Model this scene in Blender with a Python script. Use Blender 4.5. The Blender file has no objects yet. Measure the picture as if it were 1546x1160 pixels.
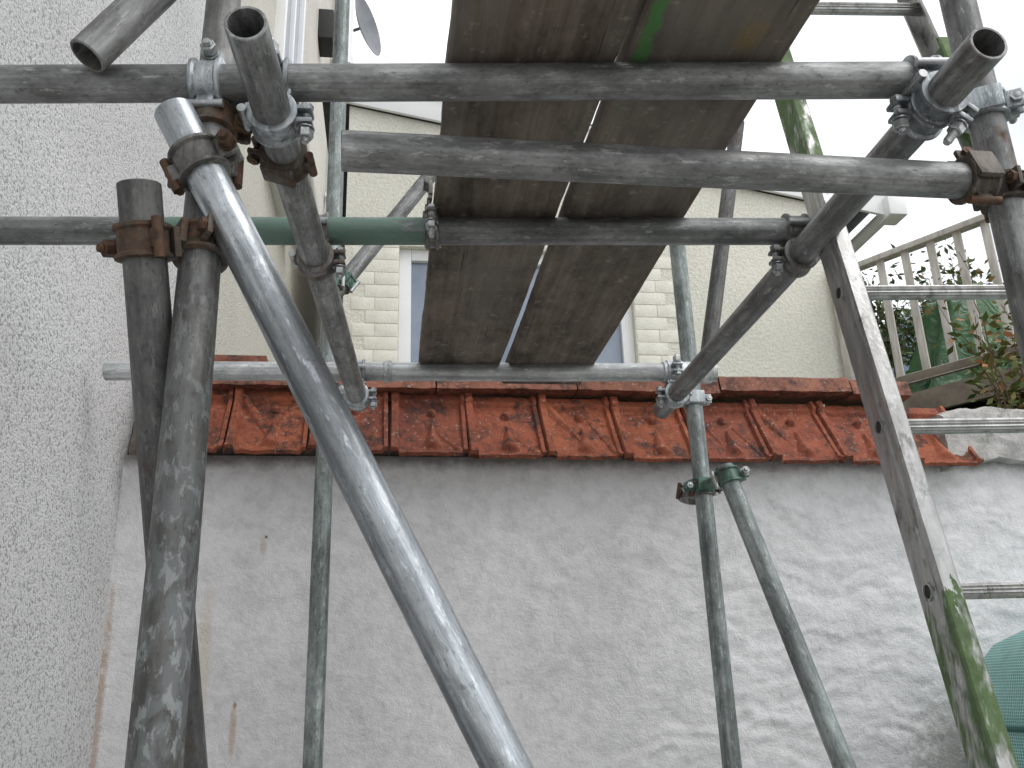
import bpy, bmesh, math, random
from mathutils import Vector, Matrix, noise, Euler
random.seed(7)
V=Vector
scene=bpy.context.scene
# ------------------------------------------------------------------ helpers
def link(o,parent=None):
    bpy.context.collection.objects.link(o)
    if parent: o.parent=parent
    return o
def empty(name):
    e=bpy.data.objects.new(name,None); e.empty_display_size=.1
    return link(e)
def finish(bm,name,mats,parent=None,sharp=35,smooth=True,matrix=None):
    bmesh.ops.recalc_face_normals(bm,faces=bm.faces)
    if smooth:
        for f in bm.faces: f.smooth=True
        lim=math.radians(sharp)
        for e in bm.edges:
            if len(e.link_faces)==2:
                if e.calc_face_angle(0)>lim: e.smooth=False
    me=bpy.data.meshes.new(name); bm.to_mesh(me); bm.free()
    if not isinstance(mats,(list,tuple)): mats=[mats]
    for m in mats: me.materials.append(m)
    o=bpy.data.objects.new(name,me)
    if matrix is not None: o.matrix_world=matrix
    return link(o,parent)
def frame(d):
    d=d.normalized()
    return d.to_track_quat('Z','Y').to_matrix()
def lathe(bm,p,M3,prof,n=32,closed=True,mi=0):
    rings=[]
    for k in range(n):
        a=2*math.pi*k/n
        rings.append([bm.verts.new(p+M3@V((r*math.cos(a),r*math.sin(a),z))) for r,z in prof])
    m=len(prof)
    for k in range(n):
        A,B=rings[k],rings[(k+1)%n]
        for j in range(m if closed else m-1):
            f=bm.faces.new((A[j],B[j],B[(j+1)%m],A[(j+1)%m])); f.material_index=mi
    if not closed:
        for j in (0,m-1):
            try:
                f=bm.faces.new([r[j] for r in rings]); f.material_index=mi
            except ValueError: pass
def cyl(bm,p,q,r,n=16,mi=0):
    d=q-p; lathe(bm,p,frame(d),[(r,0),(r,d.length)],n,False,mi)
def box(bm,c,s,M3=None,mi=0,bev=0.0):
    M3=M3 or Matrix.Identity(3)
    x,y,z=[k/2 for k in s]
    vs=[bm.verts.new(c+M3@V((a*x,b*y,d*z))) for a in(-1,1) for b in(-1,1) for d in(-1,1)]
    fs=[(0,1,3,2),(4,6,7,5),(0,4,5,1),(2,3,7,6),(0,2,6,4),(1,5,7,3)]
    out=[]
    for f in fs:
        ff=bm.faces.new([vs[i] for i in f]); ff.material_index=mi; out.append(ff)
    if bev>0:
        es=set(e for f in out for e in f.edges)
        bmesh.ops.bevel(bm,geom=list(es),offset=bev,segments=2,affect='EDGES',profile=.6)
def sm(a,b,x):
    t=max(0,min(1,(x-a)/(b-a))); return t*t*(3-2*t)
def fb(x,y,z=0,o=4):
    return noise.fractal(V((x,y,z)),.9,2.0,o)
# ------------------------------------------------------------------ node helpers
class NT:
    def __init__(s,name):
        s.m=bpy.data.materials.new(name); s.m.use_nodes=True
        s.t=s.m.node_tree; s.b=s.t.nodes['Principled BSDF']; s.co=None
    def n(s,typ,**kw):
        nd=s.t.nodes.new('ShaderNode'+typ)
        for k,v in kw.items():
            if k.startswith('_'): setattr(nd,k[1:],v)
            else: s.set(nd,k.replace('_',' '),v)
        return nd
    def set(s,nd,key,v):
        inp=nd.inputs[int(key)] if key.isdigit() else nd.inputs[key]
        if hasattr(v,'links') and hasattr(v,'is_output'): s.t.links.new(v,inp)
        else:
            if isinstance(v,tuple) and len(v)==3 and inp.type=='RGBA': v=(*v,1)
            inp.default_value=v
    def coord(s,scale=(1,1,1),loc=(0,0,0),rot=(0,0,0)):
        if not s.co: s.co=s.t.nodes.new('ShaderNodeTexCoord')
        mp=s.t.nodes.new('ShaderNodeMapping'); s.t.links.new(s.co.outputs['Object'],mp.inputs[0])
        mp.inputs['Scale'].default_value=scale; mp.inputs['Rotation'].default_value=rot
        mp.inputs['Location'].default_value=loc
        return mp.outputs[0]
    def noise(s,scale,detail=4,rough=.6,vec=None,dist=0):
        nd=s.t.nodes.new('ShaderNodeTexNoise'); nd.inputs['Scale'].default_value=scale
        nd.inputs['Detail'].default_value=min(detail,4); nd.inputs['Roughness'].default_value=rough
        nd.inputs['Distortion'].default_value=dist
        s.t.links.new(vec if vec is not None else s.coord(),nd.inputs['Vector'])
        return nd.outputs['Fac']
    def voro(s,scale,vec=None,feat='F1',out='Distance'):
        nd=s.t.nodes.new('ShaderNodeTexVoronoi'); nd.feature=feat; nd.inputs['Scale'].default_value=scale
        s.t.links.new(vec if vec is not None else s.coord(),nd.inputs['Vector'])
        return nd.outputs[out]
    def ramp(s,fac,*stops):
        nd=s.t.nodes.new('ShaderNodeValToRGB'); s.t.links.new(fac,nd.inputs[0])
        el=nd.color_ramp.elements
        while len(el)<len(stops): el.new(.5)
        for e,(p,c) in zip(el,stops):
            e.position=p
            e.color=(c,c,c,1) if not isinstance(c,tuple) else (*c,1)
        return nd.outputs[0]
    def mix(s,f,a,b,mode='MIX'):
        nd=s.t.nodes.new('ShaderNodeMix'); nd.data_type='RGBA'; nd.blend_type=mode
        for i,v in ((0,f),(6,a),(7,b)):
            if hasattr(v,'is_output'): s.t.links.new(v,nd.inputs[i])
            else: nd.inputs[i].default_value=(*v,1) if isinstance(v,tuple) else v
        return nd.outputs[2]
    def math(s,op,a,b=0.0,c=None):
        nd=s.t.nodes.new('ShaderNodeMath'); nd.operation=op
        for i,v in enumerate((a,b) if c is None else (a,b,c)):
            if hasattr(v,'is_output'): s.t.links.new(v,nd.inputs[i])
            else: nd.inputs[i].default_value=v
        return nd.outputs[0]
    def bump(s,h,dist,strength=1.0,prev=None):
        nd=s.t.nodes.new('ShaderNodeBump'); s.t.links.new(h,nd.inputs['Height'])
        nd.inputs['Distance'].default_value=dist; nd.inputs['Strength'].default_value=strength
        if prev is not None: s.t.links.new(prev,nd.inputs['Normal'])
        return nd.outputs[0]
    def out(s,color=None,rough=None,metal=None,normal=None,spec=None):
        for k,v in (('Base Color',color),('Roughness',rough),('Metallic',metal),('Normal',normal),('Specular IOR Level',spec)):
            if v is None: continue
            if hasattr(v,'is_output'): s.t.links.new(v,s.b.inputs[k])
            else: s.b.inputs[k].default_value=(*v,1) if isinstance(v,tuple) else v
        return s.m
    def xyz(s):
        nd=s.t.nodes.new('ShaderNodeSeparateXYZ'); 
        if not s.co: s.co=s.t.nodes.new('ShaderNodeTexCoord')
        s.t.links.new(s.co.outputs['Object'],nd.inputs[0]); return nd.outputs

def galv(name,dark,light,rust=.0,metal=.6,rough=.42,blot=0.,seed=0,green=None,scuff=.35):
    k=NT(name)
    off=(seed*3.1,seed*1.7,seed*5.3)
    n1=k.noise(24,4,.78,k.coord((1,1,.45),off))
    c=k.ramp(n1,(.36,dark),(.64,light))
    st=k.noise(1,3,.6,k.coord((85,85,1.6),off))
    c=k.mix(.7,c,k.ramp(st,(.35,.42),(.62,1.08)),'MULTIPLY')
    pt=k.noise(6,3,.6,k.coord((1,1,.6),(seed,9,seed))); c=k.mix(.8,c,k.ramp(pt,(.38,.62),(.6,1.12)),'MULTIPLY')
    sc=k.noise(95,4,.75,k.coord((1,1,.30),off)); c=k.mix(k.ramp(sc,(.57,0.),(.68,scuff*1.5)),c,tuple(min(1,x*1.5) for x in light))
    dk=k.noise(120,4,.75,k.coord((1,1,.6),(seed+4,2,9))); c=k.mix(k.ramp(dk,(.57,0.),(.67,.65)),c,tuple(x*.45 for x in dark))
    met=metal
    if blot>0:
        v=k.noise(52,4,.6,k.coord((1,1,.42),off),.8)
        z=k.xyz()[2]; zz=k.ramp(k.math('DIVIDE',z,2.6),(.62,1.),(.82,.15))
        m=k.math('MULTIPLY',k.ramp(v,(.46,0.),(.56,1.)),zz)
        c=k.mix(k.math('MULTIPLY',zz,.6),c,(.06,.06,.056))
        c=k.mix(k.math('MULTIPLY',m,blot),c,(.165,.18,.178))
        v2=k.noise(85,4,.65,k.coord((1,1,.5),(1,8,seed)),.4)
        c=k.mix(k.math('MULTIPLY',k.math('MULTIPLY',k.ramp(v2,(.54,0.),(.60,.8)),zz),blot),c,(.33,.35,.345))
    if rust>0:
        r=k.noise(11,4,.75,k.coord((1,1,.6),(seed*2,seed,1)))
        rm=k.ramp(r,(.62-.3*rust,0.),(.74-.25*rust,.95))
        rc=k.ramp(k.noise(70,4),(.3,(.03,.02,.014)),(.52,(.085,.048,.028)),(.72,(.17,.078,.035)))
        c=k.mix(rm,c,rc); met=k.math('MULTIPLY',k.math('SUBTRACT',1.0,rm),metal)
        ro=k.mix(rm,(rough,)*3,(.8,)*3)
    else:
        ro=k.ramp(n1,(.3,rough+.14),(.7,rough-.02))
    if green:
        z=k.xyz()[2]
        gm=k.math('MULTIPLY',k.math('GREATER_THAN',z,green[0]),k.math('LESS_THAN',z,green[1]))
        gn=k.ramp(k.noise(30,4,.6,k.coord((1,1,.3))),(.36,.1),(.5,.85))
        gm=k.math('MULTIPLY',gm,gn)
        c=k.mix(gm,c,green[2]); met=k.math('MULTIPLY',k.math('SUBTRACT',1.0,gm),metal)
    bn=k.bump(sc,.0014,.55)
    return k.out(c,ro,met,bn)

m_dull =galv('galvanised_dull',(.18,.185,.18),(.38,.39,.385),metal=.5,rough=.46,seed=1)
m_dull2=galv('galvanised_weathered',(.16,.16,.155),(.33,.335,.33),metal=.45,rough=.5,rust=.15,seed=2)
m_shiny=galv('galvanised_new',(.38,.41,.43),(.60,.64,.67),metal=.88,rough=.31,seed=3,scuff=.3)
m_blot =galv('galvanised_blotchy',(.14,.135,.13),(.28,.28,.27),metal=.35,rough=.5,blot=.8,seed=4)
m_back =galv('galvanised_grey_green',(.18,.21,.20),(.38,.42,.41),metal=.45,rough=.48,seed=5)
m_pale =galv('galvanised_pale',(.46,.48,.48),(.74,.76,.76),metal=.45,rough=.42,seed=6)
m_dark =galv('steel_dark',(.075,.075,.075),(.17,.17,.165),metal=.4,rough=.52,rust=.15,seed=7)
m_t2   =galv('galvanised_green_painted',(.18,.19,.185),(.34,.35,.345),metal=.5,rough=.46,seed=8,green=(.35,.80,(.10,.19,.145)))
m_sfr  =galv('galvanised_green_top',(.16,.16,.155),(.33,.335,.33),metal=.45,rough=.48,rust=.1,seed=9,green=(2.46,3.4,(.11,.20,.06)))
m_cnew =galv('coupler_zinc',(.30,.33,.34),(.58,.62,.64),metal=.75,rough=.38,seed=10)
m_crust=galv('coupler_rusty',(.085,.07,.055),(.18,.16,.135),metal=.4,rough=.55,rust=.58,seed=11)
m_cmid =galv('coupler_worn',(.13,.125,.115),(.30,.295,.28),metal=.5,rough=.5,rust=.38,seed=12)
m_cgrn =galv('coupler_green',(.06,.13,.10),(.16,.26,.21),metal=.3,rough=.5,rust=.15,seed=13)
k=NT('bolt_rusty'); m_brust=k.out(k.ramp(k.noise(90,4),(.3,(.045,.028,.02)),(.7,(.15,.08,.045))),.65,.3,k.bump(k.noise(200),.001,.6))
k=NT('bolt_zinc'); m_bnew=k.out(k.ramp(k.noise(90,4),(.3,(.28,.29,.29)),(.7,(.55,.57,.57))),.4,.8)

# ------------------------------------------------------------------ scaffolding
scaf=empty('scaffolding')
R_=.02415
def tube(name,p,q,mat,r=R_):
    p=V(p);q=V(q); d=q-p; L=d.length
    bm=bmesh.new(); ri=r-.004
    nz=max(2,int(L/.03)); prof=[(r-.0012,0),(r,.0012)]
    prof+=[(r,L*i/nz) for i in range(1,nz)]
    prof+=[(r,L-.0012),(r-.0012,L),(ri,L),(ri,0)]
    lathe(bm,V((0,0,0)),Matrix.Identity(3),prof,48,True)
    sx=L*7+p.x*13
    for v in bm.verts:   # dents and handling marks
        if abs(v.co.xy.length-r)<.0002:
            v.co.xy*=1+.010*noise.noise(V((v.co.x*20,v.co.y*20,v.co.z*6+sx)))+.004*noise.noise(V((v.co.x*60,v.co.y*60,v.co.z*22+sx)))
    M=Matrix.Translation(p)@frame(d).to_4x4()
    return finish(bm,name,mat,scaf,40,True,M)
def bolt(bm,p,d,L,r=.0062,mi=1):
    n=int(L/.0022); prof=[(r*.5,-.001)]
    for i in range(n): prof.append((r if i%2 else r*.80,L*i/n))
    prof.append((r*.8,L))
    lathe(bm,p,frame(d),prof,12,False,mi)
def half(bm,p,d,x,side=1,out=.055,w=.020):
    d=d.normalized(); x=(x-d*x.dot(d)).normalized(); y=d.cross(x)*side
    M=Matrix((x,y,d)).transposed()
    pr=[(.0243,-w),(.0300,-w),(.0322,-w+.001),(.0322,-w+.005),(.0285,-w+.008),(.0285,w-.008),(.0322,w-.005),(.0322,w-.001),(.0300,w),(.0243,w)]
    lathe(bm,p,M,pr,30,True,0)
    box(bm,p+x*.030,(.009,.046,w*2-.004),M,0,.003)
    # hinge
    cyl(bm,p-y*.037-d*(w+.003),p-y*.037+d*(w+.003),.006,12,1)
    box(bm,p-y*.032,(.012,.013,w*1.1),M,0,.002)
    # lugs and T-bolt
    box(bm,p+y*.038+x*.010,(.007,.023,w*1.4),M,0,.0025)
    box(bm,p+y*.038-x*.009,(.007,.025,w*1.4),M,0,.0025)
    bp=p+y*.041
    bolt(bm,bp+x*.020,-x,.020+out)
    lathe(bm,bp-x*.014,frame(-x),[(.0115,0),(.0115,.002)],16,False,1)
    lathe(bm,bp-x*.0165,frame(-x),[(.0090,0),(.0105,.0015),(.0105,.0115),(.0090,.013)],6,False,1)
    lathe(bm,bp+x*.014,frame(x),[(.009,0),(.009,.006)],6,False,1)
def coupler(name,p1,d1,p2,d2,mats,s1=1,s2=1,o1=.035,o2=.035):
    p1,d1,p2,d2=V(p1),V(d1),V(p2),V(d2)
    bm=bmesh.new(); x=p2-p1
    half(bm,p1,d1,x,s1,o1); half(bm,p2,d2,-x,s2,o2)
    if x.length>.062: cyl(bm,p1+x.normalized()*.028,p2-x.normalized()*.028,.016,16,0)
    return finish(bm,name,list(mats),scaf,35)
def single(name,p,d,x,mats,s=1,o=.035,w=.020):
    bm=bmesh.new(); half(bm,V(p),V(d),V(x),s,o,w); return finish(bm,name,list(mats),scaf,35)
NEW=(m_cnew,m_bnew); RUST=(m_crust,m_brust); MID=(m_cmid,m_bnew); GRN=(m_cgrn,m_bnew); WORN=(m_cmid,m_brust)

def at(p,q,axis,val):
    p=V(p);q=V(q); t=(val-p[axis])/(q[axis]-p[axis]); return p+(q-p)*t
def closest(p1,q1,p2,q2):
    p1,q1,p2,q2=map(V,(p1,q1,p2,q2)); u=q1-p1;v=q2-p2;w=p1-p2
    a,b,c,d,e=u.dot(u),u.dot(v),v.dot(v),u.dot(w),v.dot(w); D=a*c-b*b
    s=(b*e-c*d)/D; t=(a*e-b*d)/D
    return p1+u*s,p2+v*t
T=dict(
 T1=((-.735,1.069,2.265),(.694,.926,2.265)),
 T2=((-.735,1.455,2.265),(.744,1.344,2.265)),
 T3=((-.700,2.180,2.275),(.843,2.119,2.275)),
 L1=((-.167,.836,2.210),(-.084,2.215,2.210)),
 L2=((.700,.790,2.214),(.733,2.262,2.214)),
 SFL=((-.130,.582,.006),(-.297,1.283,3.40)),
 SL2=((-.290,.936,2.060),(-.076,1.55,.02)),
 DG=((-.272,.975,2.188),(.827,.930,.05)),
 G=((-.064,.930,2.113),(.800,.960,2.133)),
 SFR=((.838,.985,.006),(.838,.985,3.3)),
 SBL=((-.175,2.38,.006),(-.179,2.38,4.6)),
 SBR=((.852,2.30,.006),(.861,2.36,2.85)),
 DK=((.949,2.44,2.43),(1.175,2.502,3.34)),
 DB=((.207,2.60,3.27),(-.172,2.434,2.615)),
 DR=((.851,2.152,2.029),(1.253,1.73,.01)),
 TL=((-.383,.978,2.263),(.18,1.112,3.29)),
)
mats=dict(T1=m_dull,T2=m_t2,T3=m_pale,L1=m_dull,L2=m_dull2,SFL=m_blot,SL2=m_dark,DG=m_shiny,G=m_dull,SFR=m_sfr,SBL=m_back,SBR=m_back,DK=m_dark,DB=m_dull,DR=m_back,TL=m_dull2)
nm=dict(T1='transom_front',T2='transom_middle',T3='transom_rear',L1='ledger_left',L2='ledger_right',SFL='standard_front_left',SL2='short_tube',DG='diagonal_brace',G='guard_rail_tube',SFR='standard_front_right',SBL='standard_rear_left',SBR='standard_rear_right',DK='raker_dark',DB='rear_brace',DR='rear_raker',TL='top_brace')
D={}
for kx,(p,q) in T.items():
    tube(nm[kx],p,q,mats[kx]); D[kx]=V(q)-V(p)
# base plates
for i,kx in enumerate(('SFL','SFR','SBL','SBR')):
    b=T[kx][0]; bm=bmesh.new(); box(bm,V((b[0],b[1],.008)),(.15,.15,.006),None,0,.001); finish(bm,'base_plate_%d'%i,m_cmid,scaf)
def join2(name,a,b,mats_,**kw):
    pa,pb=closest(*T[a],*T[b]); return coupler(name,pa,D[a],pb,D[b],mats_,**kw)
join2('coupler_1','T1','SFL',NEW,s1=1,s2=-1)
join2('coupler_2','T1','L1',NEW,s1=-1,s2=1)
join2('coupler_3','T2','L1',MID,s1=1,s2=1)
join2('coupler_4','T3','L1',NEW,s1=1,s2=1)
join2('coupler_5','T1','L2',NEW,s1=1,s2=-1)
join2('coupler_6','T2','L2',MID,s1=1,s2=-1)
join2('coupler_7','T3','L2',NEW,s1=-1,s2=-1)
join2('coupler_8','SBR','DK',WORN,s1=-1,s2=1)
pa,pb=at(*T['SBL'],2,2.63),at(*T['DB'],2,2.66); coupler('coupler_9',pa,D['SBL'],pb,D['DB'],GRN)
pa,pb=at(*T['SBR'],2,2.02),at(*T['DR'],2,2.0); coupler('coupler_10',pa,D['SBR'],pb,D['DR'],GRN,s1=-1,s2=1)
pa,pb=at(*T['SFL'],2,2.13),at(*T['DG'],2,2.115); coupler('coupler_11',pb,D['DG'],pa,D['SFL'],(m_cmid,m_brust),s1=1,s2=-1)
pa,pb=at(*T['SFL'],2,2.012),at(*T['SL2'],2,1.995); coupler('coupler_12',pb,D['SL2'],pa,D['SFL'],RUST,s1=-1,s2=1)
single('coupler_14',at(*T['L1'],1,1.10),D['L1'],(-.3,0,-1),RUST,s=1)
single('coupler_15',at(*T['SFR'],2,2.133),D['SFR'],(-1,0,0),RUST,s=1)
single('coupler_16',at(*T['G'],0,.775),D['G'],(1,-.2,.1),RUST,s=-1)
single('coupler_17',at(*T['SFR'],2,2.27),D['SFR'],(-.6,-1,0),NEW,s=1,o=.05)
single('coupler_18',at(*T['L2'],1,.90),D['L2'],(.5,0,.6),NEW,s=1,o=.05)
single('coupler_19',at(*T['T2'],0,.066),D['T2'],(0,.2,1),MID,s=1,o=.045,w=.012)
single('coupler_20',at(*T['SBR'],2,2.275),D['SBR'],(0,-1,0),NEW,s=1)
single('coupler_21',at(*T['SBL'],2,2.30),D['SBL'],(0,-1,0),MID,s=1)
single('coupler_22',at(*T['SFL'],2,2.215),D['SFL'],(-.2,1,0),RUST,s=-1)
# sleeve couplers on rear transom
for i,(x0,x1) in enumerate(((-.02,.0),(.70,.83),)):
    a,b=at(*T['T3'],0,x0),at(*T['T3'],0,x1); bm=bmesh.new()
    L=(b-a).length; lathe(bm,a,frame(b-a),[(.0243,0),(.0285,.001),(.0285,L-.001),(.0243,L)],32,True); finish(bm,'sleeve_%d'%i,m_pale,scaf)
# board retaining clip above the middle transom
bm=bmesh.new()
for i in range(10):
    a=i/9; box(bm,V((.052+.010*math.sin(a*3.0),1.395-.03*math.sin(a*3.1),2.29+.07*a)),(.006,.030,.012),None,0)
finish(bm,'board_clip',m_cmid,scaf)

# boards
k=NT('scaffold_board_wood')
g=k.noise(1,4,.7,k.coord((75,2.2,30)),.6)
c=k.ramp(g,(.3,(.115,.09,.07)),(.7,(.205,.17,.138)))
g2=k.noise(6,4,.72,k.coord((1.6,.8,1))); c=k.mix(.9,c,k.ramp(g2,(.36,.34),(.60,1.12)),'MULTIPLY')
g3=k.noise(2.3,3,.6,k.coord((3,.5,1),(5,5,5))); c=k.mix(k.ramp(g3,(.5,0.),(.68,.55)),c,(.20,.185,.165))
kn=k.voro(3.5,k.coord((2.6,.7,1))); c=k.mix(k.ramp(kn,(.03,.75),(.09,0.)),c,(.05,.035,.025))
sp=k.noise(40,4,.7); c=k.mix(k.ramp(sp,(.60,0.),(.70,.45)),c,(.38,.35,.31))
ck=k.noise(1,4,.7,k.coord((55,1.1,30),(3,1,2)),.4); c=k.mix(k.ramp(ck,(.66,0.),(.69,.85)),c,(.02,.015,.012))
X_,Y_,Z_=k.xyz()[0:3]
def stain(k,c,cx,cy,rx,ry,col,amt):
    a=k.math('DIVIDE',k.math('SUBTRACT',X_,cx),rx); b=k.math('DIVIDE',k.math('SUBTRACT',Y_,cy),ry)
    d=k.math('ADD',k.math('MULTIPLY',a,a),k.math('MULTIPLY',b,b))
    d=k.math('ADD',d,k.math('MULTIPLY',k.math('SUBTRACT',k.noise(30,4,.7),.5),3.5))
    return k.mix(k.ramp(d,(.2,amt),(1.0,0.)),c,col)
c=stain(k,c,.322,.93,.012,.14,(.07,.24,.06),.75)
c=stain(k,c,.455,.90,.022,.035,(.26,.20,.06),.4)
m_wood=k.out(c,.8,0.,k.bump(g,.0025,.7),.25)
def board(name,x0n,x1n,x0f,x1f,y0,y1,z):
    bm=bmesh.new(); n=90; t=.038
    prof=[(0,.004),(.018,0),(.982,0),(1,.004),(1,t-.004),(.982,t),(.018,t),(0,t-.004)]
    rings=[]
    for i in range(n+1):
        a=i/n; y=y0+(y1-y0)*a; xa=x0n+(x0f-x0n)*a; xb=x1n+(x1f-x1n)*a
        sg=-.0035*math.sin(a*math.pi*3)
        ring=[]
        for j,(px,pz) in enumerate(prof):
            w=.0024*noise.noise(V((px*9,y*7,z*3+x0n*9)))+.0018*noise.noise(V((px*9,y*31,z*3+x0n*19)))
            ring.append(bm.verts.new(V((xa+(xb-xa)*px+w,y,z+pz+sg+w))))
        rings.append(ring)
    for A,B in zip(rings,rings[1:]):
        for j in range(8): bm.faces.new((A[j],A[(j+1)%8],B[(j+1)%8],B[j]))
    bm.faces.new(rings[0]); bm.faces.new(rings[-1])
    finish(bm,name,m_wood,scaf,30)
board('board_left',.068,.305,.067,.272,.15,2.235,2.2925)
board('board_right',.3075,.518,.2965,.518,.10,2.285,2.2925)

# ------------------------------------------------------------------ ladder
lad=empty('ladder')
k=NT('ladder_aluminium')
n1=k.noise(10,4,.65,k.coord((6,6,.8)))
c=k.ramp(n1,(.3,(.34,.34,.33)),(.7,(.58,.58,.57)))
c=k.mix(k.ramp(k.noise(70,4,.7,k.coord((1,1,.3))),(.58,0.),(.7,.6)),c,(.80,.80,.79))
c=k.mix(k.ramp(k.noise(30,4,.7,k.coord((1,1,.5),(4,4,4))),(.56,0.),(.7,.75)),c,(.12,.12,.11))
z=k.xyz()[2]
lo=k.math('LESS_THAN',k.math('ADD',z,k.math('MULTIPLY',k.noise(14,4,.7,k.coord((4,4,.6))),.25)),1.72)
hi=k.math('MULTIPLY',k.math('GREATER_THAN',z,2.36),k.math('LESS_THAN',z,2.70))
gr=k.math('MULTIPLY',k.math('MAXIMUM',lo,hi),k.ramp(k.noise(26,4,.7,k.coord((1,1,.25))),(.38,0.),(.50,.9)))
c=k.mix(gr,c,k.ramp(k.noise(40),(.3,(.045,.09,.02)),(.7,(.115,.21,.055))))
m_lad=k.out(c,k.mix(gr,(.36,)*3,(.8,)*3),k.math('MULTIPLY',k.math('SUBTRACT',1.0,gr),.75),k.bump(k.noise(120,3),.0008,.5))
k=NT('rubber_black'); m_black=k.out((.02,.02,.02),.6)
P0=V((.721,1.12,1.607)); U=V((.0054,.058,.2432)); W=V((.333,-.027,0))
Ud=U.normalized(); Wd=W.normalized(); Nd=Wd.cross(Ud).normalized()
Ml=Matrix((Wd,Nd,Ud)).transposed()
a0=-6.55; a1=8.5
for j in (0,1):
    bm=bmesh.new(); c0=P0+W*j
    sgn=1 if j==0 else -1
    pts=[(-.011,-.033),(.011,-.033),(.014,-.030),(.014,-.026),(-.006,-.026),(-.006,.026),(.014,.026),(.014,.030),(.011,.033),(-.011,.033),(-.0135,.030),(-.0115,.014),(-.0145,.010),(-.0145,-.010),(-.0115,-.014),(-.0135,-.030)]
    s0=c0+U*a0; s1=c0+U*a1; n=24
    rg=[[bm.verts.new(s0+(s1-s0)*(i/n)+Wd*(px*sgn)+Nd*py) for px,py in pts] for i in range(n+1)]
    for A,B in zip(rg,rg[1:]):
        for q in range(len(pts)): bm.faces.new((A[q],A[(q+1)%len(pts)],B[(q+1)%len(pts)],B[q]))
    bm.faces.new(rg[0]); bm.faces.new(rg[-1])
    finish(bm,'stile_%d'%j,m_lad,lad,25)
    bm=bmesh.new(); box(bm,s0+Ud*.01,(.034,.075,.05),Ml,0,.004); finish(bm,'foot_%d'%j,m_black,lad)
for t in range(-6,9):
    bm=bmesh.new(); c0=P0+U*t
    pr=[]
    for i in range(28):
        a=2*math.pi*i/28; r=.0125 if i%2 else .0108
        pr.append((r*math.cos(a)*1.15,r*math.sin(a)*.85))
    A=[bm.verts.new(c0+Wd*(-.014)+Nd*x+Ud*y) for x,y in pr]; B=[bm.verts.new(c0+W+Wd*.014+Nd*x+Ud*y) for x,y in pr]
    for q in range(28): bm.faces.new((A[q],A[(q+1)%28],B[(q+1)%28],B[q]))
    finish(bm,'rung_%d'%(t+6),m_lad,lad,25)
    bm=bmesh.new()
    for q,s in ((c0,-1),(c0+W,1)):
        lathe(bm,q+Wd*.0150*s,frame(Wd*s),[(.0125,-.003),(.0125,.002),(.0095,.002),(.0095,-.003)],20,True,0)
        lathe(bm,q+Wd*.0150*s,frame(Wd*s),[(.0094,-.003),(.0094,-.0004)],20,False,1)
    finish(bm,'rung_end_%d'%(t+6),[m_lad,m_black],lad,30)

# ------------------------------------------------------------------ ground (one sheet, raised terraces behind the garden wall)
def gh(x,y):
    if y<2.74: return 0.0
    left=2.05+.16*(y-2.7)
    right=2.15+.42*min(y-2.7,5)+.03*max(0,y-7.7)
    b=sm(3.0,4.2,x)
    h=left*(1-b)+right*b if y<12 else 0
    if y>=12:
        h=(2.05+.16*9.3)*(1-b)+(2.15+2.1+.13)*b
    return h+.04*fb(x*.8,y*.8)
xs=[-400,-120,-40,-15,-8,-5,-3,-2,-1]+[i*.15 for i in range(-5,50)]+[8,10,14,20,40,120,400]
ys=[-400,-120,-40,-15,-8,-4,-2,0,1,2,2.5,2.735,2.745]+[2.8+i*.2 for i in range(46)]+[13,16,25,50,120,400]
bm=bmesh.new(); gv=[[bm.verts.new((x,y,gh(x,y))) for x in xs] for y in ys]
for i in range(len(ys)-1):
    for j in range(len(xs)-1):
        f=bm.faces.new((gv[i][j],gv[i][j+1],gv[i+1][j+1],gv[i+1][j])); f.material_index=0 if ys[i+1]<2.74 else 1
k=NT('patio_concrete'); br=k.n('TexBrick',_offset=.5,Scale=1.0,Mortar_Size=.008,Brick_Width=.6,Row_Height=.6,Color1=(.34,.33,.31),Color2=(.40,.39,.36),Mortar=(.14,.14,.13),Vector=k.coord())
c=k.mix(.7,br.outputs['Color'],k.ramp(k.noise(3,4,.7),(.3,.6),(.7,1.15)),'MULTIPLY'); m_patio=k.out(c,.9,0.,k.bump(k.noise(50,3),.003,.6))
k=NT('soil_and_grass'); c=k.ramp(k.noise(9,4,.75),(.35,(.07,.055,.035)),(.5,(.06,.09,.03)),(.7,(.12,.15,.06))); m_soil=k.out(c,.95,0.,k.bump(k.noise(30,3),.03,.8))
finish(bm,'ground',[m_patio,m_soil],None,30)

# ------------------------------------------------------------------ white rendered garden wall
k=NT('white_painted_render')
c=k.ramp(k.noise(1.9,4,.65),(.3,(.675,.668,.672)),(.7,(.79,.78,.785)))
c=k.mix(.6,c,k.ramp(k.noise(19,4,.8),(.36,.74),(.56,1.0)),'MULTIPLY')
c=k.mix(k.ramp(k.noise(24,4,.75,k.coord((1,1,.35))),(.62,0.),(.72,.38)),c,(.45,.43,.38))
X_,Y_,Z_=k.xyz()[0:3]
SN=k.noise(45,4,.7)
def spot(c,cx,cz,rx,rz,col,amt,wob=.6):
    a=k.math('DIVIDE',k.math('SUBTRACT',X_,cx),rx); b=k.math('DIVIDE',k.math('SUBTRACT',Z_,cz),rz)
    d=k.math('ADD',k.math('MULTIPLY',a,a),k.math('MULTIPLY',b,b))
    d=k.math('ADD',d,k.math('MULTIPLY',k.math('SUBTRACT',SN,.5),wob))
    return k.mix(k.ramp(d,(.1,amt),(1.0,0.)),c,col)
c=spot(c,-.345,1.93,.006,.006,(.16,.07,.03),.9)
c=spot(c,-.352,1.905,.012,.03,(.45,.36,.25),.5)
c=spot(c,-.525,1.70,.006,.007,(.18,.08,.03),.9)
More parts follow.
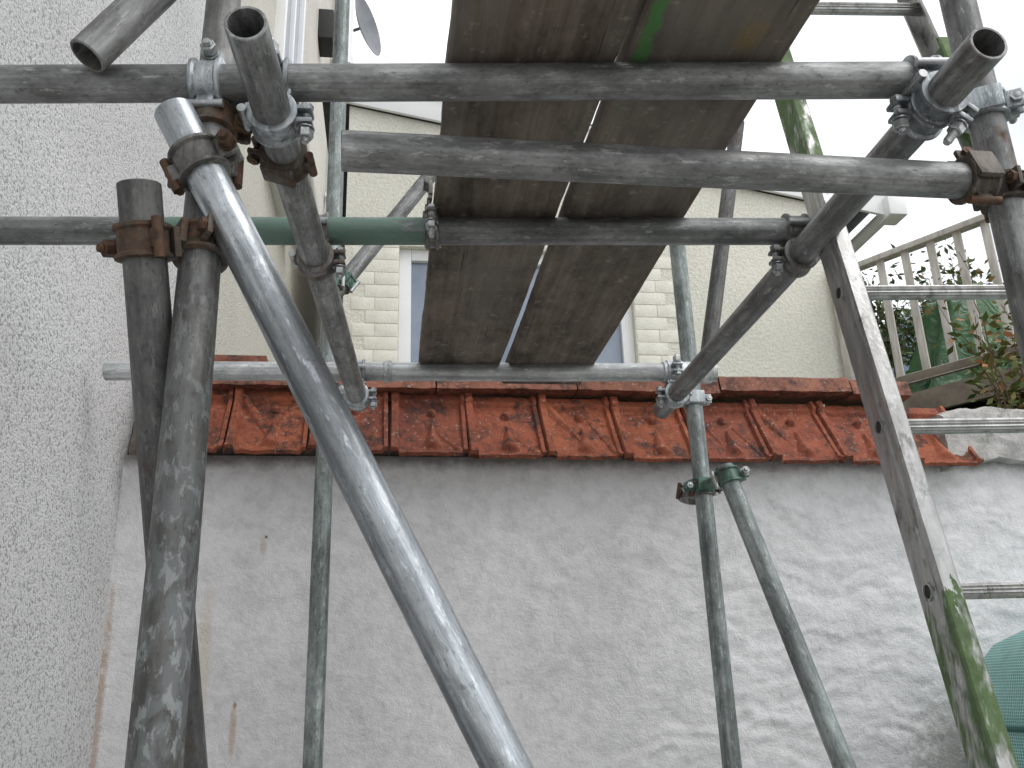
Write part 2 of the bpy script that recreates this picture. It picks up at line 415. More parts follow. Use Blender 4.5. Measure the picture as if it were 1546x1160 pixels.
c=spot(c,-.40,1.485,.006,.012,(.20,.08,.03),.8)
c=spot(c,-.402,1.42,.011,.08,(.45,.30,.18),.6)
c=spot(c,-.49,1.60,.022,.24,(.58,.50,.37),.45)
c=spot(c,-.742,1.50,.014,.34,(.34,.20,.10),.6,2.2)
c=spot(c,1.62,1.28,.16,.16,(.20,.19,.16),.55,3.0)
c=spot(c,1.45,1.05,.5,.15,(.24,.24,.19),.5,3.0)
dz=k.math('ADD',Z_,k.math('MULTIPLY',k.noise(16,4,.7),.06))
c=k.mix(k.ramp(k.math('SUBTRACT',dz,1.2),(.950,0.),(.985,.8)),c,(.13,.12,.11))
bn=k.bump(k.noise(48,4,.82),.0060,.85)
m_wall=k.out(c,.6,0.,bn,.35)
gw=empty('garden_wall')
bm=bmesh.new(); nx,nz=520,270; x0,x1,z0,z1=-.76,3.3,0.,2.165
def wy(x,z):
    w=sm(.55,1.15,x+.35*fb(z*2.5,3.3)-.25*(z-1.6))*(sm(.9,1.4,z))
    d=.006*fb(x*1.6,z*1.6,1.3)+.0024*fb(x*7,z*7,5,4)
    xx=x+.10*fb(x*4,z*4,9,3); zz=z+.05*fb(x*5,z*5,19,3)+.10*x*.3
    # overlapping trowel strokes: steep edge, long feathered side
    for s,(fx,fz,am) in enumerate(((3.6,13,.0042),(6.5,24,.0036))):
        n=fb(xx*fx,zz*fz,2.2+s*7,2)
        m=max(0,n)+.15*n
        step=sm(.0,.06,n)*.55+m*.45
        d+=w*am*step*(.5+1.0*abs(fb(x*2.3,z*2.3,33+s,2)))*1.4
    d+=w*.0018*fb(x*18,z*30,7,4)
    n2=fb(xx*2.0+z*.8,zz*4-x*.5,7.7,3); d+=(1-w)*.0020*sm(.0,.05,n2)
    n3=fb(xx*5,zz*7,27.7,3); d+=(1-w)*.0013*sm(.05,.08,n3)
    return 2.587-d
g=[[bm.verts.new((x0+(x1-x0)*j/nx,wy(x0+(x1-x0)*j/nx,z0+(z1-z0)*i/nz),z0+(z1-z0)*i/nz)) for j in range(nx+1)] for i in range(nz+1)]
for i in range(nz):
    for j in range(nx): bm.faces.new((g[i][j],g[i][j+1],g[i+1][j+1],g[i+1][j]))
tb=[bm.verts.new((v.co.x,2.80,z1)) for v in g[nz]]
bb=[bm.verts.new((v.co.x,2.80,z0)) for v in g[nz]]
for j in range(nx):
    bm.faces.new((g[nz][j],g[nz][j+1],tb[j+1],tb[j])); bm.faces.new((tb[j],tb[j+1],bb[j+1],bb[j]))
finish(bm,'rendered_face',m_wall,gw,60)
# mortar bed
k=NT('lime_mortar'); m_mort=k.out(k.ramp(k.noise(30,4,.7),(.3,(.10,.09,.08)),(.7,(.24,.21,.18))),.95,0.,k.bump(k.noise(60,4),.006,.9))
bm=bmesh.new()
n=160
prof=[(2.620,2.12),(2.600,2.190),(2.655,2.335),(2.69,2.372),(2.80,2.372),(2.80,2.10)]
rg=[]
for i in range(n+1):
    x=-.745+2.52*i/n; rg.append([bm.verts.new((x,y+.006*fb(x*9,y*9,z*9),z-.010*(x+.5)/2.3+.006*fb(x*11,z*7,3))) for y,z in prof])
for A,B in zip(rg,rg[1:]):
    for j in range(len(prof)): bm.faces.new((A[j],B[j],B[(j+1)%len(prof)],A[(j+1)%len(prof)]))
bm.faces.new(rg[0]); bm.faces.new(rg[-1])
finish(bm,'mortar_bed',m_mort,gw,60)
# clay tiles
def clay(name,a,b,seed):
    k=NT(name)
    o=(seed,seed*2,seed*3)
    c=k.ramp(k.noise(9,4,.75,k.coord((1,1,1),o)),(.3,a),(.68,b))
    c=k.mix(k.ramp(k.noise(12,4,.8,k.coord((1,1,1),(seed+3,1,2))),(.49,0.),(.63,.85)),c,(.045,.030,.026))
    c=k.mix(k.ramp(k.noise(60,4,.8,k.coord((1,1,1),(seed+3,1,9))),(.58,0.),(.67,.8)),c,(.42,.30,.24))
    c=k.mix(k.ramp(k.noise(80,4,.8,k.coord((1,1,1),(seed+8,6,9))),(.58,0.),(.67,.75)),c,(.05,.028,.02))
    return k.out(c,.75,0.,k.bump(k.noise(75,4,.85),.0045,.85),.3)
clays=[clay('terracotta_a',(.19,.050,.028),(.36,.105,.055),1),clay('terracotta_b',(.15,.043,.028),(.30,.088,.048),4),clay('terracotta_c',(.22,.060,.03),(.41,.125,.062),8)]
m_ridge=clay('terracotta_ridge',(.17,.068,.045),(.34,.14,.09),12)
def tile(i,x,zoff,mat):
    bm=bmesh.new(); nx,ns=80,70; w=.226; Ls=.268
    sd=random.uniform(0,50); rot=random.uniform(-.016,.016)
    sl=V((0,.150,.218)).normalized(); nrm=V((0,-sl.z,sl.y))
    base=V((x,2.500+random.uniform(-.003,.003),2.158+zoff+random.uniform(-.004,.003)))
    rr=random.uniform(-.003,.003)
    def P(a,s):
        px=a*w; ps=s*Ls
        h=.0
        h+=.021*(sm(0,.004,px)-sm(.024,.030,px))                  # left roll
        h+=.012*(sm(w-.016,w-.012,px))                             # right upstand
        h+=.009*(1-sm(.008,.014,ps))                               # drip lip
        h+=.014*sm(Ls-.040,Ls-.032,ps)                             # head
        cx=.125
        d=math.hypot(px-cx,ps-.184); h+=.020*(max(0,1-(d/.015)**2))**.6 if d<.015 else 0   # nib
        top=.145; bot=.026
        if ps<top:
            q=(top-ps)/(top-bot); hw=.006+.028*min(1,q)**1.5
            e=min(1,abs(px-cx)/hw)
            hh=(.008+.014*min(1,q))*(1-e**1.6)*sm(bot-.004,bot+.016,ps)*sm(0,.12,q)
            h+=max(0,hh)
        h+=.0018*fb(px*40,ps*40,sd,4)+.0020*fb(px*5,ps*5,sd,2)
        jag=.004*fb(px*22,sd,1.1,3) if s<.001 else 0
        return base+V((1,0,0))*(px+rot*ps)+sl*(ps+rr+jag)+nrm*h
    vg=[[bm.verts.new(P(a/nx,s/ns)) for a in range(nx+1)] for s in range(ns+1)]
    for s in range(ns):
        for a in range(nx): bm.faces.new((vg[s][a],vg[s][a+1],vg[s+1][a+1],vg[s+1][a]))
    per=[vg[0][a] for a in range(nx+1)]+[vg[s][nx] for s in range(1,ns+1)]+[vg[ns][a] for a in range(nx-1,-1,-1)]+[vg[s][0] for s in range(ns-1,0,-1)]
    lo=[bm.verts.new(v.co-nrm*.014) for v in per]
    for q in range(len(per)): bm.faces.new((per[q],per[(q+1)%len(per)],lo[(q+1)%len(per)],lo[q]))
    bm.faces.new(lo)
    finish(bm,'clay_tile_%d'%i,mat,gw,45)
for i in range(11):
    x=-.464-.2295+.2295*i; tile(i,x,-.0165*(x+.5),clays[(i*2+i//3)%3])
# capping course
x=-.74; i=0
while x<1.62:
    L=random.uniform(.40,.47); L=min(L,1.70-x)
    bm=bmesh.new()
    n=26; sd=random.uniform(0,30); dz=random.uniform(-.004,.006); tl=random.uniform(-.006,.004)
    prof=[(2.590,2.382),(2.603,2.428),(2.612,2.437),(2.70,2.450),(2.79,2.446),(2.79,2.40),(2.64,2.378)]
    rg=[]
    for q in range(n+1):
        a=q/n; xx=x+.0025+(L-.005)*a
        rg.append([bm.verts.new((xx,y+.004*fb(xx*14,y*9,sd,3),zz+dz+tl*a+.0035*fb(xx*16,zz*11,sd,3))) for y,zz in prof])
    for A,B in zip(rg,rg[1:]):
        for j in range(len(prof)): bm.faces.new((A[j],B[j],B[(j+1)%len(prof)],A[(j+1)%len(prof)]))
    bm.faces.new(rg[0]); bm.faces.new(rg[-1])
    finish(bm,'capping_tile_%d'%i,m_ridge,gw,35); x+=L; i+=1
bm=bmesh.new(); box(bm,V((-.56,2.76,2.487)),(.34,.14,.06),None,0,.006); finish(bm,'capping_stub',m_ridge,gw)
# rough grey block at the right hand end
k=NT('rough_grey_render'); c=k.ramp(k.noise(14,4,.75),(.3,(.30,.29,.27)),(.7,(.58,.56,.54))); c=k.mix(k.ramp(k.noise(7,4,.7,k.coord((1,1,1),(3,3,3))),(.56,0.),(.66,.6)),c,(.11,.12,.07))
m_grey=k.out(c,.9,0.,k.bump(k.noise(45,4,.75),.008,.9))
bm=bmesh.new(); nx=150; prof=[]
for q in range(18): prof.append((2.530,2.150+.165*q/17))
for q in range(10): prof.append((2.545+.32*q/9,2.327))
prof.append((2.865,2.14))
rg=[]
for i in range(nx+1):
    x=1.745+1.5*i/nx
    rg.append([bm.verts.new((x+.01*fb(zz*12,y*9,1),y-.018*fb(x*6,zz*8,3,5),zz+.018*fb(x*5,y*6,8,5)-.03*sm(1.82,1.745,x))) for y,zz in prof])
for A,B in zip(rg,rg[1:]):
    for j in range(len(prof)): bm.faces.new((A[j],B[j],B[(j+1)%len(prof)],A[(j+1)%len(prof)]))
bm.faces.new(rg[0]); bm.faces.new(rg[-1])
finish(bm,'end_block',m_grey,gw,60)

# ------------------------------------------------------------------ pebbledashed house on the left
def pebble(name,base,speckle_shade):
    k=NT(name)
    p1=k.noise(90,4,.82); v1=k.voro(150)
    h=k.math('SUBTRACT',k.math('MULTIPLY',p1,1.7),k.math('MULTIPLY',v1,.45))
    c=k.mix(k.ramp(h,(.40,0.),(.58,1.)),speckle_shade,base)  # grey speckle, with shade of the crevices painted into the low spots
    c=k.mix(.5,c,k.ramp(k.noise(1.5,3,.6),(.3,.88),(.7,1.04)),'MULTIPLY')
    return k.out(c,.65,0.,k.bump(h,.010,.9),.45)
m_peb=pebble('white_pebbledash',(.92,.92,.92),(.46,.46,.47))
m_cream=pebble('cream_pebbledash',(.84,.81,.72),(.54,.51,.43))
k=NT('white_upvc'); m_upvc=k.out(k.ramp(k.noise(4,3),(.3,(.80,.81,.81)),(.7,(.86,.86,.86))),.35)
k=NT('window_glass'); m_glass=k.out(k.ramp(k.noise(2,3),(.3,(.16,.20,.27)),(.7,(.28,.33,.42))),.08,0.,None,.8)
k=NT('roof_slate'); m_slate=k.out(k.ramp(k.noise(6,4),(.3,(.05,.05,.06)),(.7,(.12,.12,.13))),.7)
hs=empty('pebbledashed_house')
def wallgrid(name,x,ya,yb,za,zb,mat,amp=.006,st=.06):
    bm=bmesh.new(); ny=int((yb-ya)/st); nz=int((zb-za)/st)
    gg=[[bm.verts.new((x+amp*fb(y*1.3,z*1.3,4),y,z)) for y in [ya+(yb-ya)*i/ny for i in range(ny+1)]] for z in [za+(zb-za)*j/nz for j in range(nz+1)]]
    for j in range(nz):
        for i in range(ny): bm.faces.new((gg[j][i],gg[j][i+1],gg[j+1][i+1],gg[j+1][i]))
    return finish(bm,name,mat,hs,60)
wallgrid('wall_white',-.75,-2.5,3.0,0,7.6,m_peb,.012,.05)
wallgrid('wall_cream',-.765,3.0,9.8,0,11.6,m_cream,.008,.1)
bm=bmesh.new()
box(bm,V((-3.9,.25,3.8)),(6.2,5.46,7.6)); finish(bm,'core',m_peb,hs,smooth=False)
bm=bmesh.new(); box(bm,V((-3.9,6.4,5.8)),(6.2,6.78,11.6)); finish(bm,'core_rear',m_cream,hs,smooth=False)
bm=bmesh.new()
vs=[bm.verts.new(p) for p in ((-.65,-2.7,7.5),(-.65,3.0,7.5),(-3.9,3.0,9.8),(-3.9,-2.7,9.8),(-7.2,-2.7,7.5),(-7.2,3.0,7.5))]
bm.faces.new((vs[0],vs[1],vs[2],vs[3])); bm.faces.new((vs[3],vs[2],vs[5],vs[4])); bm.faces.new((vs[0],vs[3],vs[4])); bm.faces.new((vs[1],vs[5],vs[2]))
vs=[bm.verts.new(p) for p in ((-.65,2.9,11.5),(-.65,9.9,11.5),(-3.9,9.9,13.8),(-3.9,2.9,13.8),(-7.2,2.9,11.5),(-7.2,9.9,11.5))]
bm.faces.new((vs[0],vs[1],vs[2],vs[3])); bm.faces.new((vs[3],vs[2],vs[5],vs[4])); bm.faces.new((vs[0],vs[3],vs[4])); bm.faces.new((vs[1],vs[5],vs[2]))
finish(bm,'roof',m_slate,hs,smooth=False)
def side_window(name,ya,yb,za,zb):
    bm=bmesh.new(); x=-.735; t=.07
    box(bm,V((x,ya+t/2,(za+zb)/2)),(.07,t,zb-za),None,0,.006); box(bm,V((x,yb-t/2,(za+zb)/2)),(.07,t,zb-za),None,0,.006)
    box(bm,V((x,(ya+yb)/2,za+t/2)),(.066,yb-ya-2*t,t),None,0,.006); box(bm,V((x,(ya+yb)/2,zb-t/2)),(.066,yb-ya-2*t,t),None,0,.006)
    box(bm,V((x,(ya+yb)/2,(za+zb)/2)),(.06,.05,zb-za-2*t),None,0,.006)
    box(bm,V((-.745,(ya+yb)/2,(za+zb)/2)),(.02,yb-ya-2*t,zb-za-2*t),None,1)
    box(bm,V((-.70,(ya+yb)/2,za-.03)),(.16,yb-ya+.1,.05),None,0,.008)
    finish(bm,name,[m_upvc,m_glass],hs,30)
side_window('side_window',4.7,5.7,4.55,6.9)
side_window('side_window_upper',4.7,5.7,7.6,9.2)
bm=bmesh.new(); box(bm,V((-.70,7.4,7.72)),(.16,.30,.34),None,0,.01)
for q in range(5): box(bm,V((-.615,7.4,7.60+.06*q)),(.02,.26,.03),None,0)
finish(bm,'vent_cowl',m_black,hs)
dp=empty('soil_pipe')
bm=bmesh.new(); cyl(bm,V((-.60,8.75,2.2)),V((-.60,8.75,11.3)),.085,24)
for z in (3,4.8,6.6,8.4,10.2): lathe(bm,V((-.60,8.75,z)),Matrix.Identity(3),[(.086,0),(.10,.005),(.10,.12),(.086,.125)],24,True); box(bm,V((-.70,8.75,z+.06)),(.10,.16,.05))
finish(bm,'pipe',m_upvc,dp)
# satellite dish
k=NT('dish_grey'); m_dish=k.out(k.ramp(k.noise(5),(.3,(.16,.17,.19)),(.7,(.24,.25,.27))),.5)
sd=empty('satellite_dish'); dc=V((-.45,9.6,9.70)); ax=V((.90,-.40,.10)).normalized(); Md=frame(ax)
bm=bmesh.new(); pr=[(.001,0)]+[(.38*i/8,.09*(i/8)**2) for i in range(1,9)]+[(.385,.085)]+[(.38*i/8,.09*(i/8)**2-.008) for i in range(8,0,-1)]+[(.001,-.008)]
lathe(bm,dc,Md,pr,40,False); finish(bm,'reflector',m_dish,sd)
bm=bmesh.new(); cyl(bm,dc-ax*.01,dc-ax*.12,.02); cyl(bm,dc-ax*.12,V((-.76,9.6,9.65)),.018)
finish(bm,'arm',m_dish,sd)

# ------------------------------------------------------------------ cream rendered extension
ex=empty('cream_rendered_bungalow')
k=NT('cream_roughcast'); h=k.noise(42,4,.7)
c=k.ramp(h,(.35,(.70,.68,.58)),(.6,(.84,.825,.74))); c=k.mix(.6,c,k.ramp(k.noise(1.3,4,.65),(.3,.80),(.7,1.05)),'MULTIPLY')
c=k.mix(k.ramp(k.noise(30,4,.7,k.coord((1,1,.4))),(.64,0.),(.74,.5)),c,(.42,.40,.33))
m_rough=k.out(c,.85,0.,k.bump(h,.014,.85),.25)
k=NT('cream_painted_brick'); c=k.ramp(k.noise(12,4,.7),(.3,(.72,.70,.61)),(.7,(.84,.825,.75))); m_brick=k.out(c,.7,0.,k.bump(k.noise(60,4),.005,.7))
ztop=lambda x:5.80-.185*(x)
WX0,WX1,WZ0,WZ1=.04,1.80,2.75,4.66
bm=bmesh.new()
def quadwall(xa,xb,za,zb0,zb1):
    vs=[bm.verts.new(p) for p in ((xa,6,za),(xb,6,za),(xb,6,zb1),(xa,6,zb0))]; bm.faces.new(vs)
quadwall(-.36,WX0,2.0,ztop(-.36),ztop(WX0)); quadwall(WX1,3.56,2.0,ztop(WX1),ztop(3.56))
quadwall(WX0,WX1,WZ1,ztop(WX0),ztop(WX1)); quadwall(WX0,WX1,2.0,WZ0,WZ0)
for x in (-.36,3.56):
    vs=[bm.verts.new(p) for p in ((x,6,2.0),(x,10,2.0),(x,10,ztop(x)),(x,6,ztop(x)))]; bm.faces.new(vs)
vs=[bm.verts.new(p) for p in ((-.36,10,2.0),(3.56,10,2.0),(3.56,10,ztop(3.56)),(-.36,10,ztop(-.36)))]; bm.faces.new(vs)
for a,b in (((WX0,WZ0),(WX0,WZ1)),((WX0,WZ1),(WX1,WZ1)),((WX1,WZ1),(WX1,WZ0)),((WX1,WZ0),(WX0,WZ0))):
    bm.faces.new([bm.verts.new(p) for p in ((a[0],6,a[1]),(b[0],6,b[1]),(b[0],6.14,b[1]),(a[0],6.14,a[1]))])
finish(bm,'walls',m_rough,ex,smooth=False)
bm=bmesh.new()
z=2.6; i=0
while z<4.72:
    w=.34 if i%2 else .24
    for side in (0,1):
        ww=w*random.uniform(.96,1.04); n=2 if i%2 else 1
        for q in range(n):
            bw=ww/n; xx=(WX0-.004-bw*(q+.5)) if side==0 else (WX1+.004+bw*(q+.5))
            box(bm,V((xx+random.uniform(-.002,.002),6.002+random.uniform(-.001,.001),z+.05)),(bw-.004,.014,.098),None,0,.005)
    z+=.102; i+=1
for q in range(12): box(bm,V((WX0+.073+.1467*q,6.001,4.775)),(.142,.014,.20),None,0,.005)
finish(bm,'brick_quoins',m_brick,ex,30)
bm=bmesh.new(); t=.09; yy=6.09
for x in (WX0+t/2,WX1-t/2): box(bm,V((x,yy,(WZ0+WZ1)/2)),(t,.07,WZ1-WZ0),None,0,.006)
for x in (.62,1.22): box(bm,V((x,yy,(WZ0+WZ1)/2)),(.07,.066,WZ1-WZ0-2*t),None,0,.006)
for z in (WZ0+t/2,WZ1-t/2): box(bm,V(((WX0+WX1)/2,yy,z)),(WX1-WX0-2*t,.064,t),None,0,.006)
box(bm,V(((WX0+WX1)/2,yy+.012,(WZ0+WZ1)/2)),(WX1-WX0-.02,.01,WZ1-WZ0-.02),None,1)
box(bm,V(((WX0+WX1)/2,5.93,WZ0-.03)),(WX1-WX0+.1,.2,.05),None,0,.006)
finish(bm,'window',[m_upvc,m_glass],ex,30)
ang=math.atan(.185); Mr=Euler((0,ang,0)).to_matrix()
bm=bmesh.new(); cx=1.72
zc_=ztop(cx)
box(bm,V((cx,5.955,zc_+.095)),(4.75,.03,.20),Mr,0,.004)
box(bm,V((cx,5.945,zc_+.21)),(4.78,.07,.03),Mr,0,.006)
box(bm,V((4.03,5.97,ztop(4.03)+.07)),(.16,.20,.18),None,0,.02)
finish(bm,'verge_board',m_upvc,ex,30)
bm=bmesh.new(); box(bm,V((cx,8.08,zc_+.240)),(4.72,4.3,.03),Mr,0); finish(bm,'roof',m_slate,ex,30)
bm=bmesh.new(); cyl(bm,V((4.08,5.90,ztop(4.08)+.13)),V((4.08,10.2,ztop(4.08)+.13)),.055,16); finish(bm,'gutter',m_upvc,ex)

# ------------------------------------------------------------------ timber deck with railing
dk=empty('deck_railing')
k=NT('weathered_painted_timber'); c=k.ramp(k.noise(6,4,.7,k.coord((3,3,.6))),(.3,(.36,.33,.29)),(.7,(.66,.63,.59))); m_tim=k.out(c,.8,0.,k.bump(k.noise(60,4,.6,k.coord((1,1,.2))),.003,.6))
k=NT('deck_dark_timber'); c=k.ramp(k.noise(6,4,.7),(.3,(.12,.10,.08)),(.7,(.25,.21,.17))); m_tim2=k.out(c,.85)
A0=V((3.44,5.93,0)); dr=V((.556,-.83,0)).normalized(); Mx=Matrix((dr,V((0,0,1)).cross(dr),V((0,0,1)))).transposed()
Lr=3.6; bm=bmesh.new()
zt,zb=4.50,3.52
box(bm,A0+dr*Lr/2+V((0,0,zt)),(Lr,.09,.045),Mx,0,.005)
box(bm,A0+dr*Lr/2+V((0,0,zb)),(Lr,.045,.07),Mx,1,.005)
s=.16
while s<Lr:
    box(bm,A0+dr*s+V((0,0,(zt+zb)/2)),(.055,.022,zt-zb-.03),Mx,0,.003); s+=.19
for s in (0,1.8,3.6): box(bm,A0+dr*s+V((0,0,(zt+3.1)/2+.02)),(.09,.09,zt-3.1+.14),Mx,0,.006)
finish(bm,'balustrade',[m_tim,m_tim2],dk,30)
bm=bmesh.new()
nrm=V((0,0,1)).cross(dr)
for q in range(16):
    box(bm,A0+dr*Lr/2+nrm*(.07+.145*q)+V((0,0,3.40)),(Lr,.14,.03),Mx,0,.003)
box(bm,A0+dr*Lr/2+nrm*.0+V((0,0,3.33)),(Lr,.045,.16),Mx,0,.004)
for s in (.1,1.8,3.5):
    for t in (.1,2.2): box(bm,A0+dr*s+nrm*t+V((0,0,2.75)),(.1,.1,1.2),Mx,0)
finish(bm,'deck_boards',m_tim2,dk,30)
# green tarpaulin over garden furniture
k=NT('green_tarpaulin'); c=k.ramp(k.noise(4,4),(.3,(.02,.075,.025)),(.7,(.045,.14,.045))); m_tarp=k.out(c,.45,0.,k.bump(k.noise(7,3,.5,None,1.5),.04,.8))
bm=bmesh.new(); n=60; cc=V((4.45,5.85,0)); rows=[]
for i in range(n+1):
    row=[]
    for j in range(n+1):
        u=i/n*2-1; v=j/n*2-1; r=max(abs(u),abs(v)); ang=math.atan2(v,u)
        z=3.42+ (.84-.22*u+.10*math.sin(u*4+1))*(1-sm(.45,1.0,r))+.05*fb(u*3,v*3,2)
        rad=.50+.10*sm(.5,1,r)*math.sin(ang*9)+.05*fb(u*2,v*2)
        row.append(bm.verts.new(cc+V((u*rad*(.85+.15*r)*1.1,v*rad*.7,z))))
    rows.append(row)
for i in range(n):
    for j in range(n): bm.faces.new((rows[i][j],rows[i+1][j],rows[i+1][j+1],rows[i][j+1]))
finish(bm,'tarpaulin_cover',m_tarp,None,60)
# parked car beyond the deck
car=empty('parked_car')
k=NT('car_paint'); m_car=k.out((.16,.22,.30),.25,.4)
prof=[(-2.0,.35),(-2.05,.75),(-1.9,.95),(-1.15,1.02),(-.55,1.42),(.75,1.45),(1.55,1.05),(1.95,.98),(2.05,.7),(2.0,.35)]
def loft(bm,prof,y0,y1,o,mi=0):
    ys_=[y0,y0+.12,(y0+y1)/2,y1-.12,y1]; rg=[]
    for q,y in enumerate(ys_):
        kk=.93 if q in(0,4) else 1
        rg.append([bm.verts.new(o+V((x*kk,y,.3+(z-.3)*(kk if z>1.1 else 1)))) for x,z in prof])
    for A,B in zip(rg,rg[1:]):
        for j in range(len(prof)): f=bm.faces.new((A[j],B[j],B[(j+1)%len(prof)],A[(j+1)%len(prof)])); f.material_index=mi
    for r_ in (rg[0],rg[-1]): f=bm.faces.new(r_); f.material_index=mi
co_=V((6.6,9.3,gh(6.6,9.3)-.10))
bm=bmesh.new(); loft(bm,prof,-.85,.85,co_); bmesh.ops.bevel(bm,geom=[e for e in bm.edges if e.is_manifold and e.calc_face_angle(0)>.6],offset=.04,segments=2,affect='EDGES')
finish(bm,'body',m_car,car,40)
bm=bmesh.new()
for sy in (-1,1):
    for pts in (((-1.0,1.05),(-.5,1.36),(.08,1.39),(.08,1.05)),((.15,1.05),(.15,1.39),(.72,1.38),(1.3,1.07))):
        a=[bm.verts.new(co_+V((x*.95,sy*.862,z))) for x,z in pts]; bm.faces.new(a)
for pts in (((-1.17,1.05),(-.60,1.41)),((.82,1.43),(1.56,1.08))):
    (xa,za),(xb,zb2)=pts; of=-.02 if xa<0 else .02
    bm.faces.new([bm.verts.new(co_+V(p)) for p in ((xa+of,-.62,za+.02),(xa+of,.62,za+.02),(xb+of,.58,zb2+.02),(xb+of,-.58,zb2+.02))])
finish(bm,'windows',m_glass,car,smooth=False)
bm=bmesh.new()
for x in (-1.3,1.3):
    for y in (-.80,.62): cyl(bm,co_+V((x,y,.32)),co_+V((x,y+.18,.32)),.31,28)
finish(bm,'wheels',m_black,car)

# ------------------------------------------------------------------ green netting garden cover (lower right)
CX=1.935
k=NT('green_netting')
sx=k.math('SINE',k.math('MULTIPLY',k.xyz()[2],900.0)); ux=k.math('ARCTAN2',k.math('SUBTRACT',k.xyz()[1],2.10),k.math('SUBTRACT',k.xyz()[0],CX))
sy=k.math('SINE',k.math('MULTIPLY',ux,420.0)); mm=k.math('MAXIMUM',sx,sy)
c=k.mix(k.ramp(mm,(.2,0.),(.9,1.)),(.16,.36,.33),(.32,.58,.54))
c=k.mix(.6,c,k.ramp(k.noise(5,4,.6),(.3,.6),(.7,1.3)),'MULTIPLY'); m_net=k.out(c,.7,0.,k.bump(k.noise(14,3),.01,.6))
al=k.ramp(mm,(.3,.55),(.9,1.)); k.t.links.new(al,k.b.inputs['Alpha'])
k=NT('netting_piping'); m_pip=k.out((.03,.12,.11),.6)
nc=empty('netted_garden_cover'); bm=bmesh.new(); c0=V((CX,2.10,0)); n=64; rg=[]
hp=[(.46,0),(.47,.4),(.475,.8),(.475,1.2),(.465,1.38),(.43,1.50),(.36,1.58),(.24,1.635),(.10,1.655)]
for j,(r,z) in enumerate(hp):
    ring=[]
    for i in range(n):
        a=2*math.pi*i/n; sq=1/max(abs(math.cos(a)),abs(math.sin(a)))**.35
        rr=r*sq*(1+.02*math.sin(a*7+z*3)+.03*fb(math.cos(a)*2,math.sin(a)*2,z*2))
        ring.append(bm.verts.new(c0+V((rr*math.cos(a),rr*math.sin(a)*.85,z))))
    rg.append(ring)
for A,B in zip(rg,rg[1:]):
    for i in range(n): bm.faces.new((A[i],A[(i+1)%n],B[(i+1)%n],B[i]))
bm.faces.new(rg[-1]); finish(bm,'netting',m_net,nc,60)
bm=bmesh.new()
for i in range(n):
    def pp(i):
        a=2*math.pi*(i%n)/n; sq=1/max(abs(math.cos(a)),abs(math.sin(a)))**.35; r=.465*1.03*sq
        return c0+V((r*math.cos(a),r*math.sin(a)*.85,1.38))
    cyl(bm,pp(i),pp(i+1),.007,8)
finish(bm,'piping',m_pip,nc)

# ------------------------------------------------------------------ planting
def leafmat(name,a,b,c2):
    k=NT(name); oi=k.t.nodes.new('ShaderNodeNewGeometry')
    c=k.ramp(oi.outputs['Random Per Island'],(.0,a),(.5,b),(1.,c2)); return k.out(c,.6)
m_leaf=leafmat('leaves_green',(.04,.07,.03),(.08,.13,.04),(.15,.20,.08))
m_leafr=leafmat('leaves_autumn',(.07,.12,.03),(.16,.18,.05),(.36,.14,.05))
k=NT('twig_bark'); m_twig=k.out((.12,.085,.06),.9)
def shrub(name,base,h,rad,nst,nleaf,ls,mat,lean=V((0,0,0))):
    e=empty(name); bm=bmesh.new(); bl=bmesh.new()
    for s in range(nst):
        a=random.uniform(0,6.28); r=rad*random.uniform(.2,1)
        p=V(base)+V((math.cos(a),math.sin(a),0))*rad*.12; d=V((math.cos(a)*r/h*.9,math.sin(a)*r/h*.9,1))+lean
        hh=h*random.uniform(.6,1); seg=9; rr=.008
        for q in range(seg):
            d2=(d+V((random.uniform(-.25,.25),random.uniform(-.25,.25),-.03*q))).normalized()
            p2=p+d2*hh/seg; cyl(bm,p,p2,max(.0018,rr*(1-q/seg)),6)
            if q>1:
                for t in range(nleaf):
                    o=p+(p2-p)*random.random()
                    dd=V((random.gauss(0,1),random.gauss(0,1),random.gauss(.1,.7))).normalized()
                    o=o+dd*random.uniform(.01,rad*.22)
                    n_=dd.cross(V((random.gauss(0,1),random.gauss(0,1),random.gauss(0,1)))).normalized(); L=ls*random.uniform(.6,1.3)
                    m_=o+dd*L*.5
                    bl.faces.new([bl.verts.new(x) for x in (o,m_+n_*L*.22,o+dd*L,m_-n_*L*.22)])
            p=p2
    finish(bm,'stems',m_twig,e); finish(bl,'foliage',mat,e,smooth=False)
shrub('garden_shrub',(4.95,6.9,gh(4.95,6.9)),1.35,.75,20,9,.08,m_leaf)
shrub('garden_shrub',(5.6,7.3,gh(5.6,7.3)),1.4,.8,22,9,.08,m_leaf)
shrub('garden_shrub',(4.35,6.9,gh(4.35,6.9)),1.2,.5,14,8,.075,m_leaf)
shrub('nandina_bush',(3.30,4.05,gh(3.30,4.05)),1.45,.55,20,9,.06,m_leafr,V((.05,-.1,0)))
shrub('nandina_bush',(3.75,3.95,gh(3.75,3.95)),1.35,.55,18,9,.06,m_leafr)
shrub('bank_planting',(2.55,3.15,gh(2.55,3.15)),.36,.45,26,9,.03,m_leaf)
shrub('bank_planting',(2.95,3.3,gh(2.95,3.3)),.42,.5,26,9,.03,m_leaf)

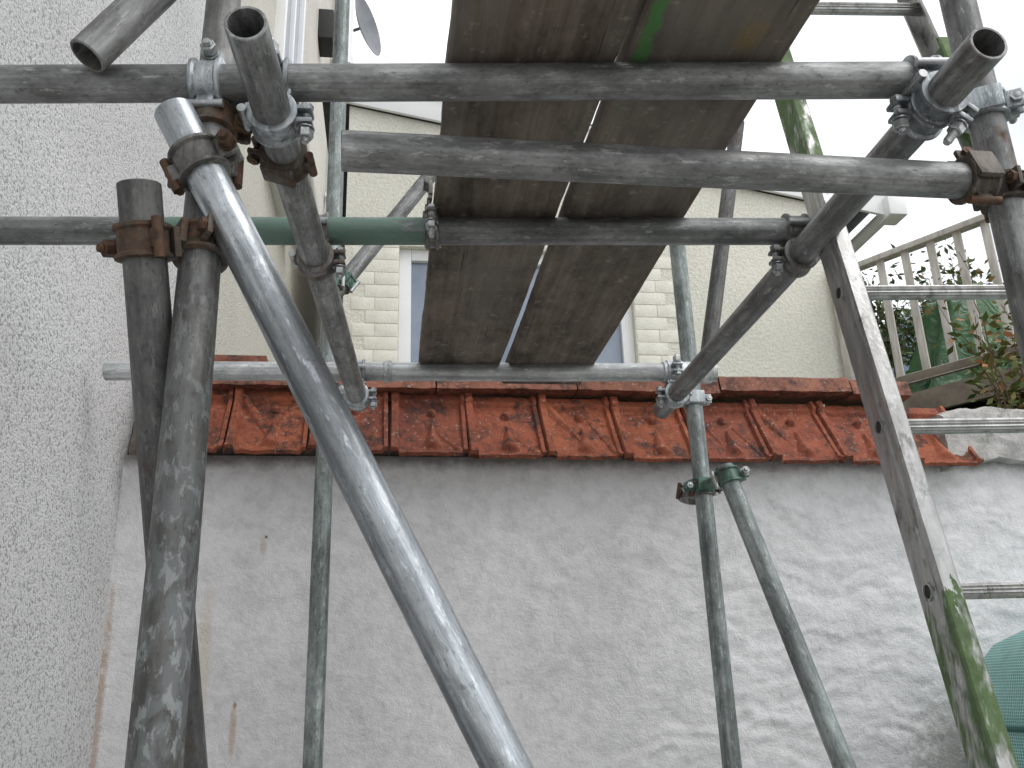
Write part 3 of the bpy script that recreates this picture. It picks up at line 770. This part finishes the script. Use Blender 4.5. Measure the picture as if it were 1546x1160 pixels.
# ------------------------------------------------------------------ camera
cam=bpy.data.cameras.new('camera'); co=bpy.data.objects.new('camera',cam); link(co)
cam.sensor_width=36; cam.lens=31.37; cam.clip_start=.02; cam.clip_end=2000
zc=V((-123,3920,-1347)).normalized(); yc=V((-188,-463,-1347)); yc=(yc-yc.dot(zc)*zc).normalized(); xc=yc.cross(zc).normalized()
co.matrix_world=Matrix.Translation((0,0,1.5))@Matrix((xc,yc,zc)).to_4x4()
scene.camera=co
# ------------------------------------------------------------------ light: bright overcast
w=bpy.data.worlds.new('World'); scene.world=w; w.use_nodes=True; nt=w.node_tree
bg=nt.nodes['Background']; bg.inputs['Strength'].default_value=.15
sky=nt.nodes.new('ShaderNodeTexSky'); sky.sky_type='NISHITA'; sky.sun_disc=False
el,rot=math.radians(50),math.radians(124)
sky.sun_elevation=el; sky.sun_rotation=rot; sky.air_density=1.2; sky.dust_density=2
tc=nt.nodes.new('ShaderNodeTexCoord'); no=nt.nodes.new('ShaderNodeTexNoise'); no.inputs['Scale'].default_value=2.2; no.inputs['Detail'].default_value=4
nt.links.new(tc.outputs['Generated'],no.inputs['Vector'])
rp=nt.nodes.new('ShaderNodeValToRGB'); rp.color_ramp.elements[0].position=.34; rp.color_ramp.elements[0].color=(6.3,6.6,7.1,1); rp.color_ramp.elements[1].position=.55; rp.color_ramp.elements[1].color=(10.4,10.5,10.7,1)
nt.links.new(no.outputs['Fac'],rp.inputs[0])
mx=nt.nodes.new('ShaderNodeMix'); mx.data_type='RGBA'; mx.inputs[0].default_value=.92
nt.links.new(sky.outputs[0],mx.inputs[6]); nt.links.new(rp.outputs[0],mx.inputs[7]); nt.links.new(mx.outputs[2],bg.inputs[0])
sl=bpy.data.lights.new('sun','SUN'); sl.energy=1.1; sl.angle=math.radians(28); sl.color=(1,.975,.95)
so=bpy.data.objects.new('sun',sl); link(so)
sd_=V((math.sin(rot)*math.cos(el),math.cos(rot)*math.cos(el),math.sin(el)))
so.rotation_euler=sd_.to_track_quat('Z','Y').to_euler(); so.location=(0,0,12)
scene.view_settings.view_transform='Standard'; scene.view_settings.look='None'; scene.view_settings.exposure=0
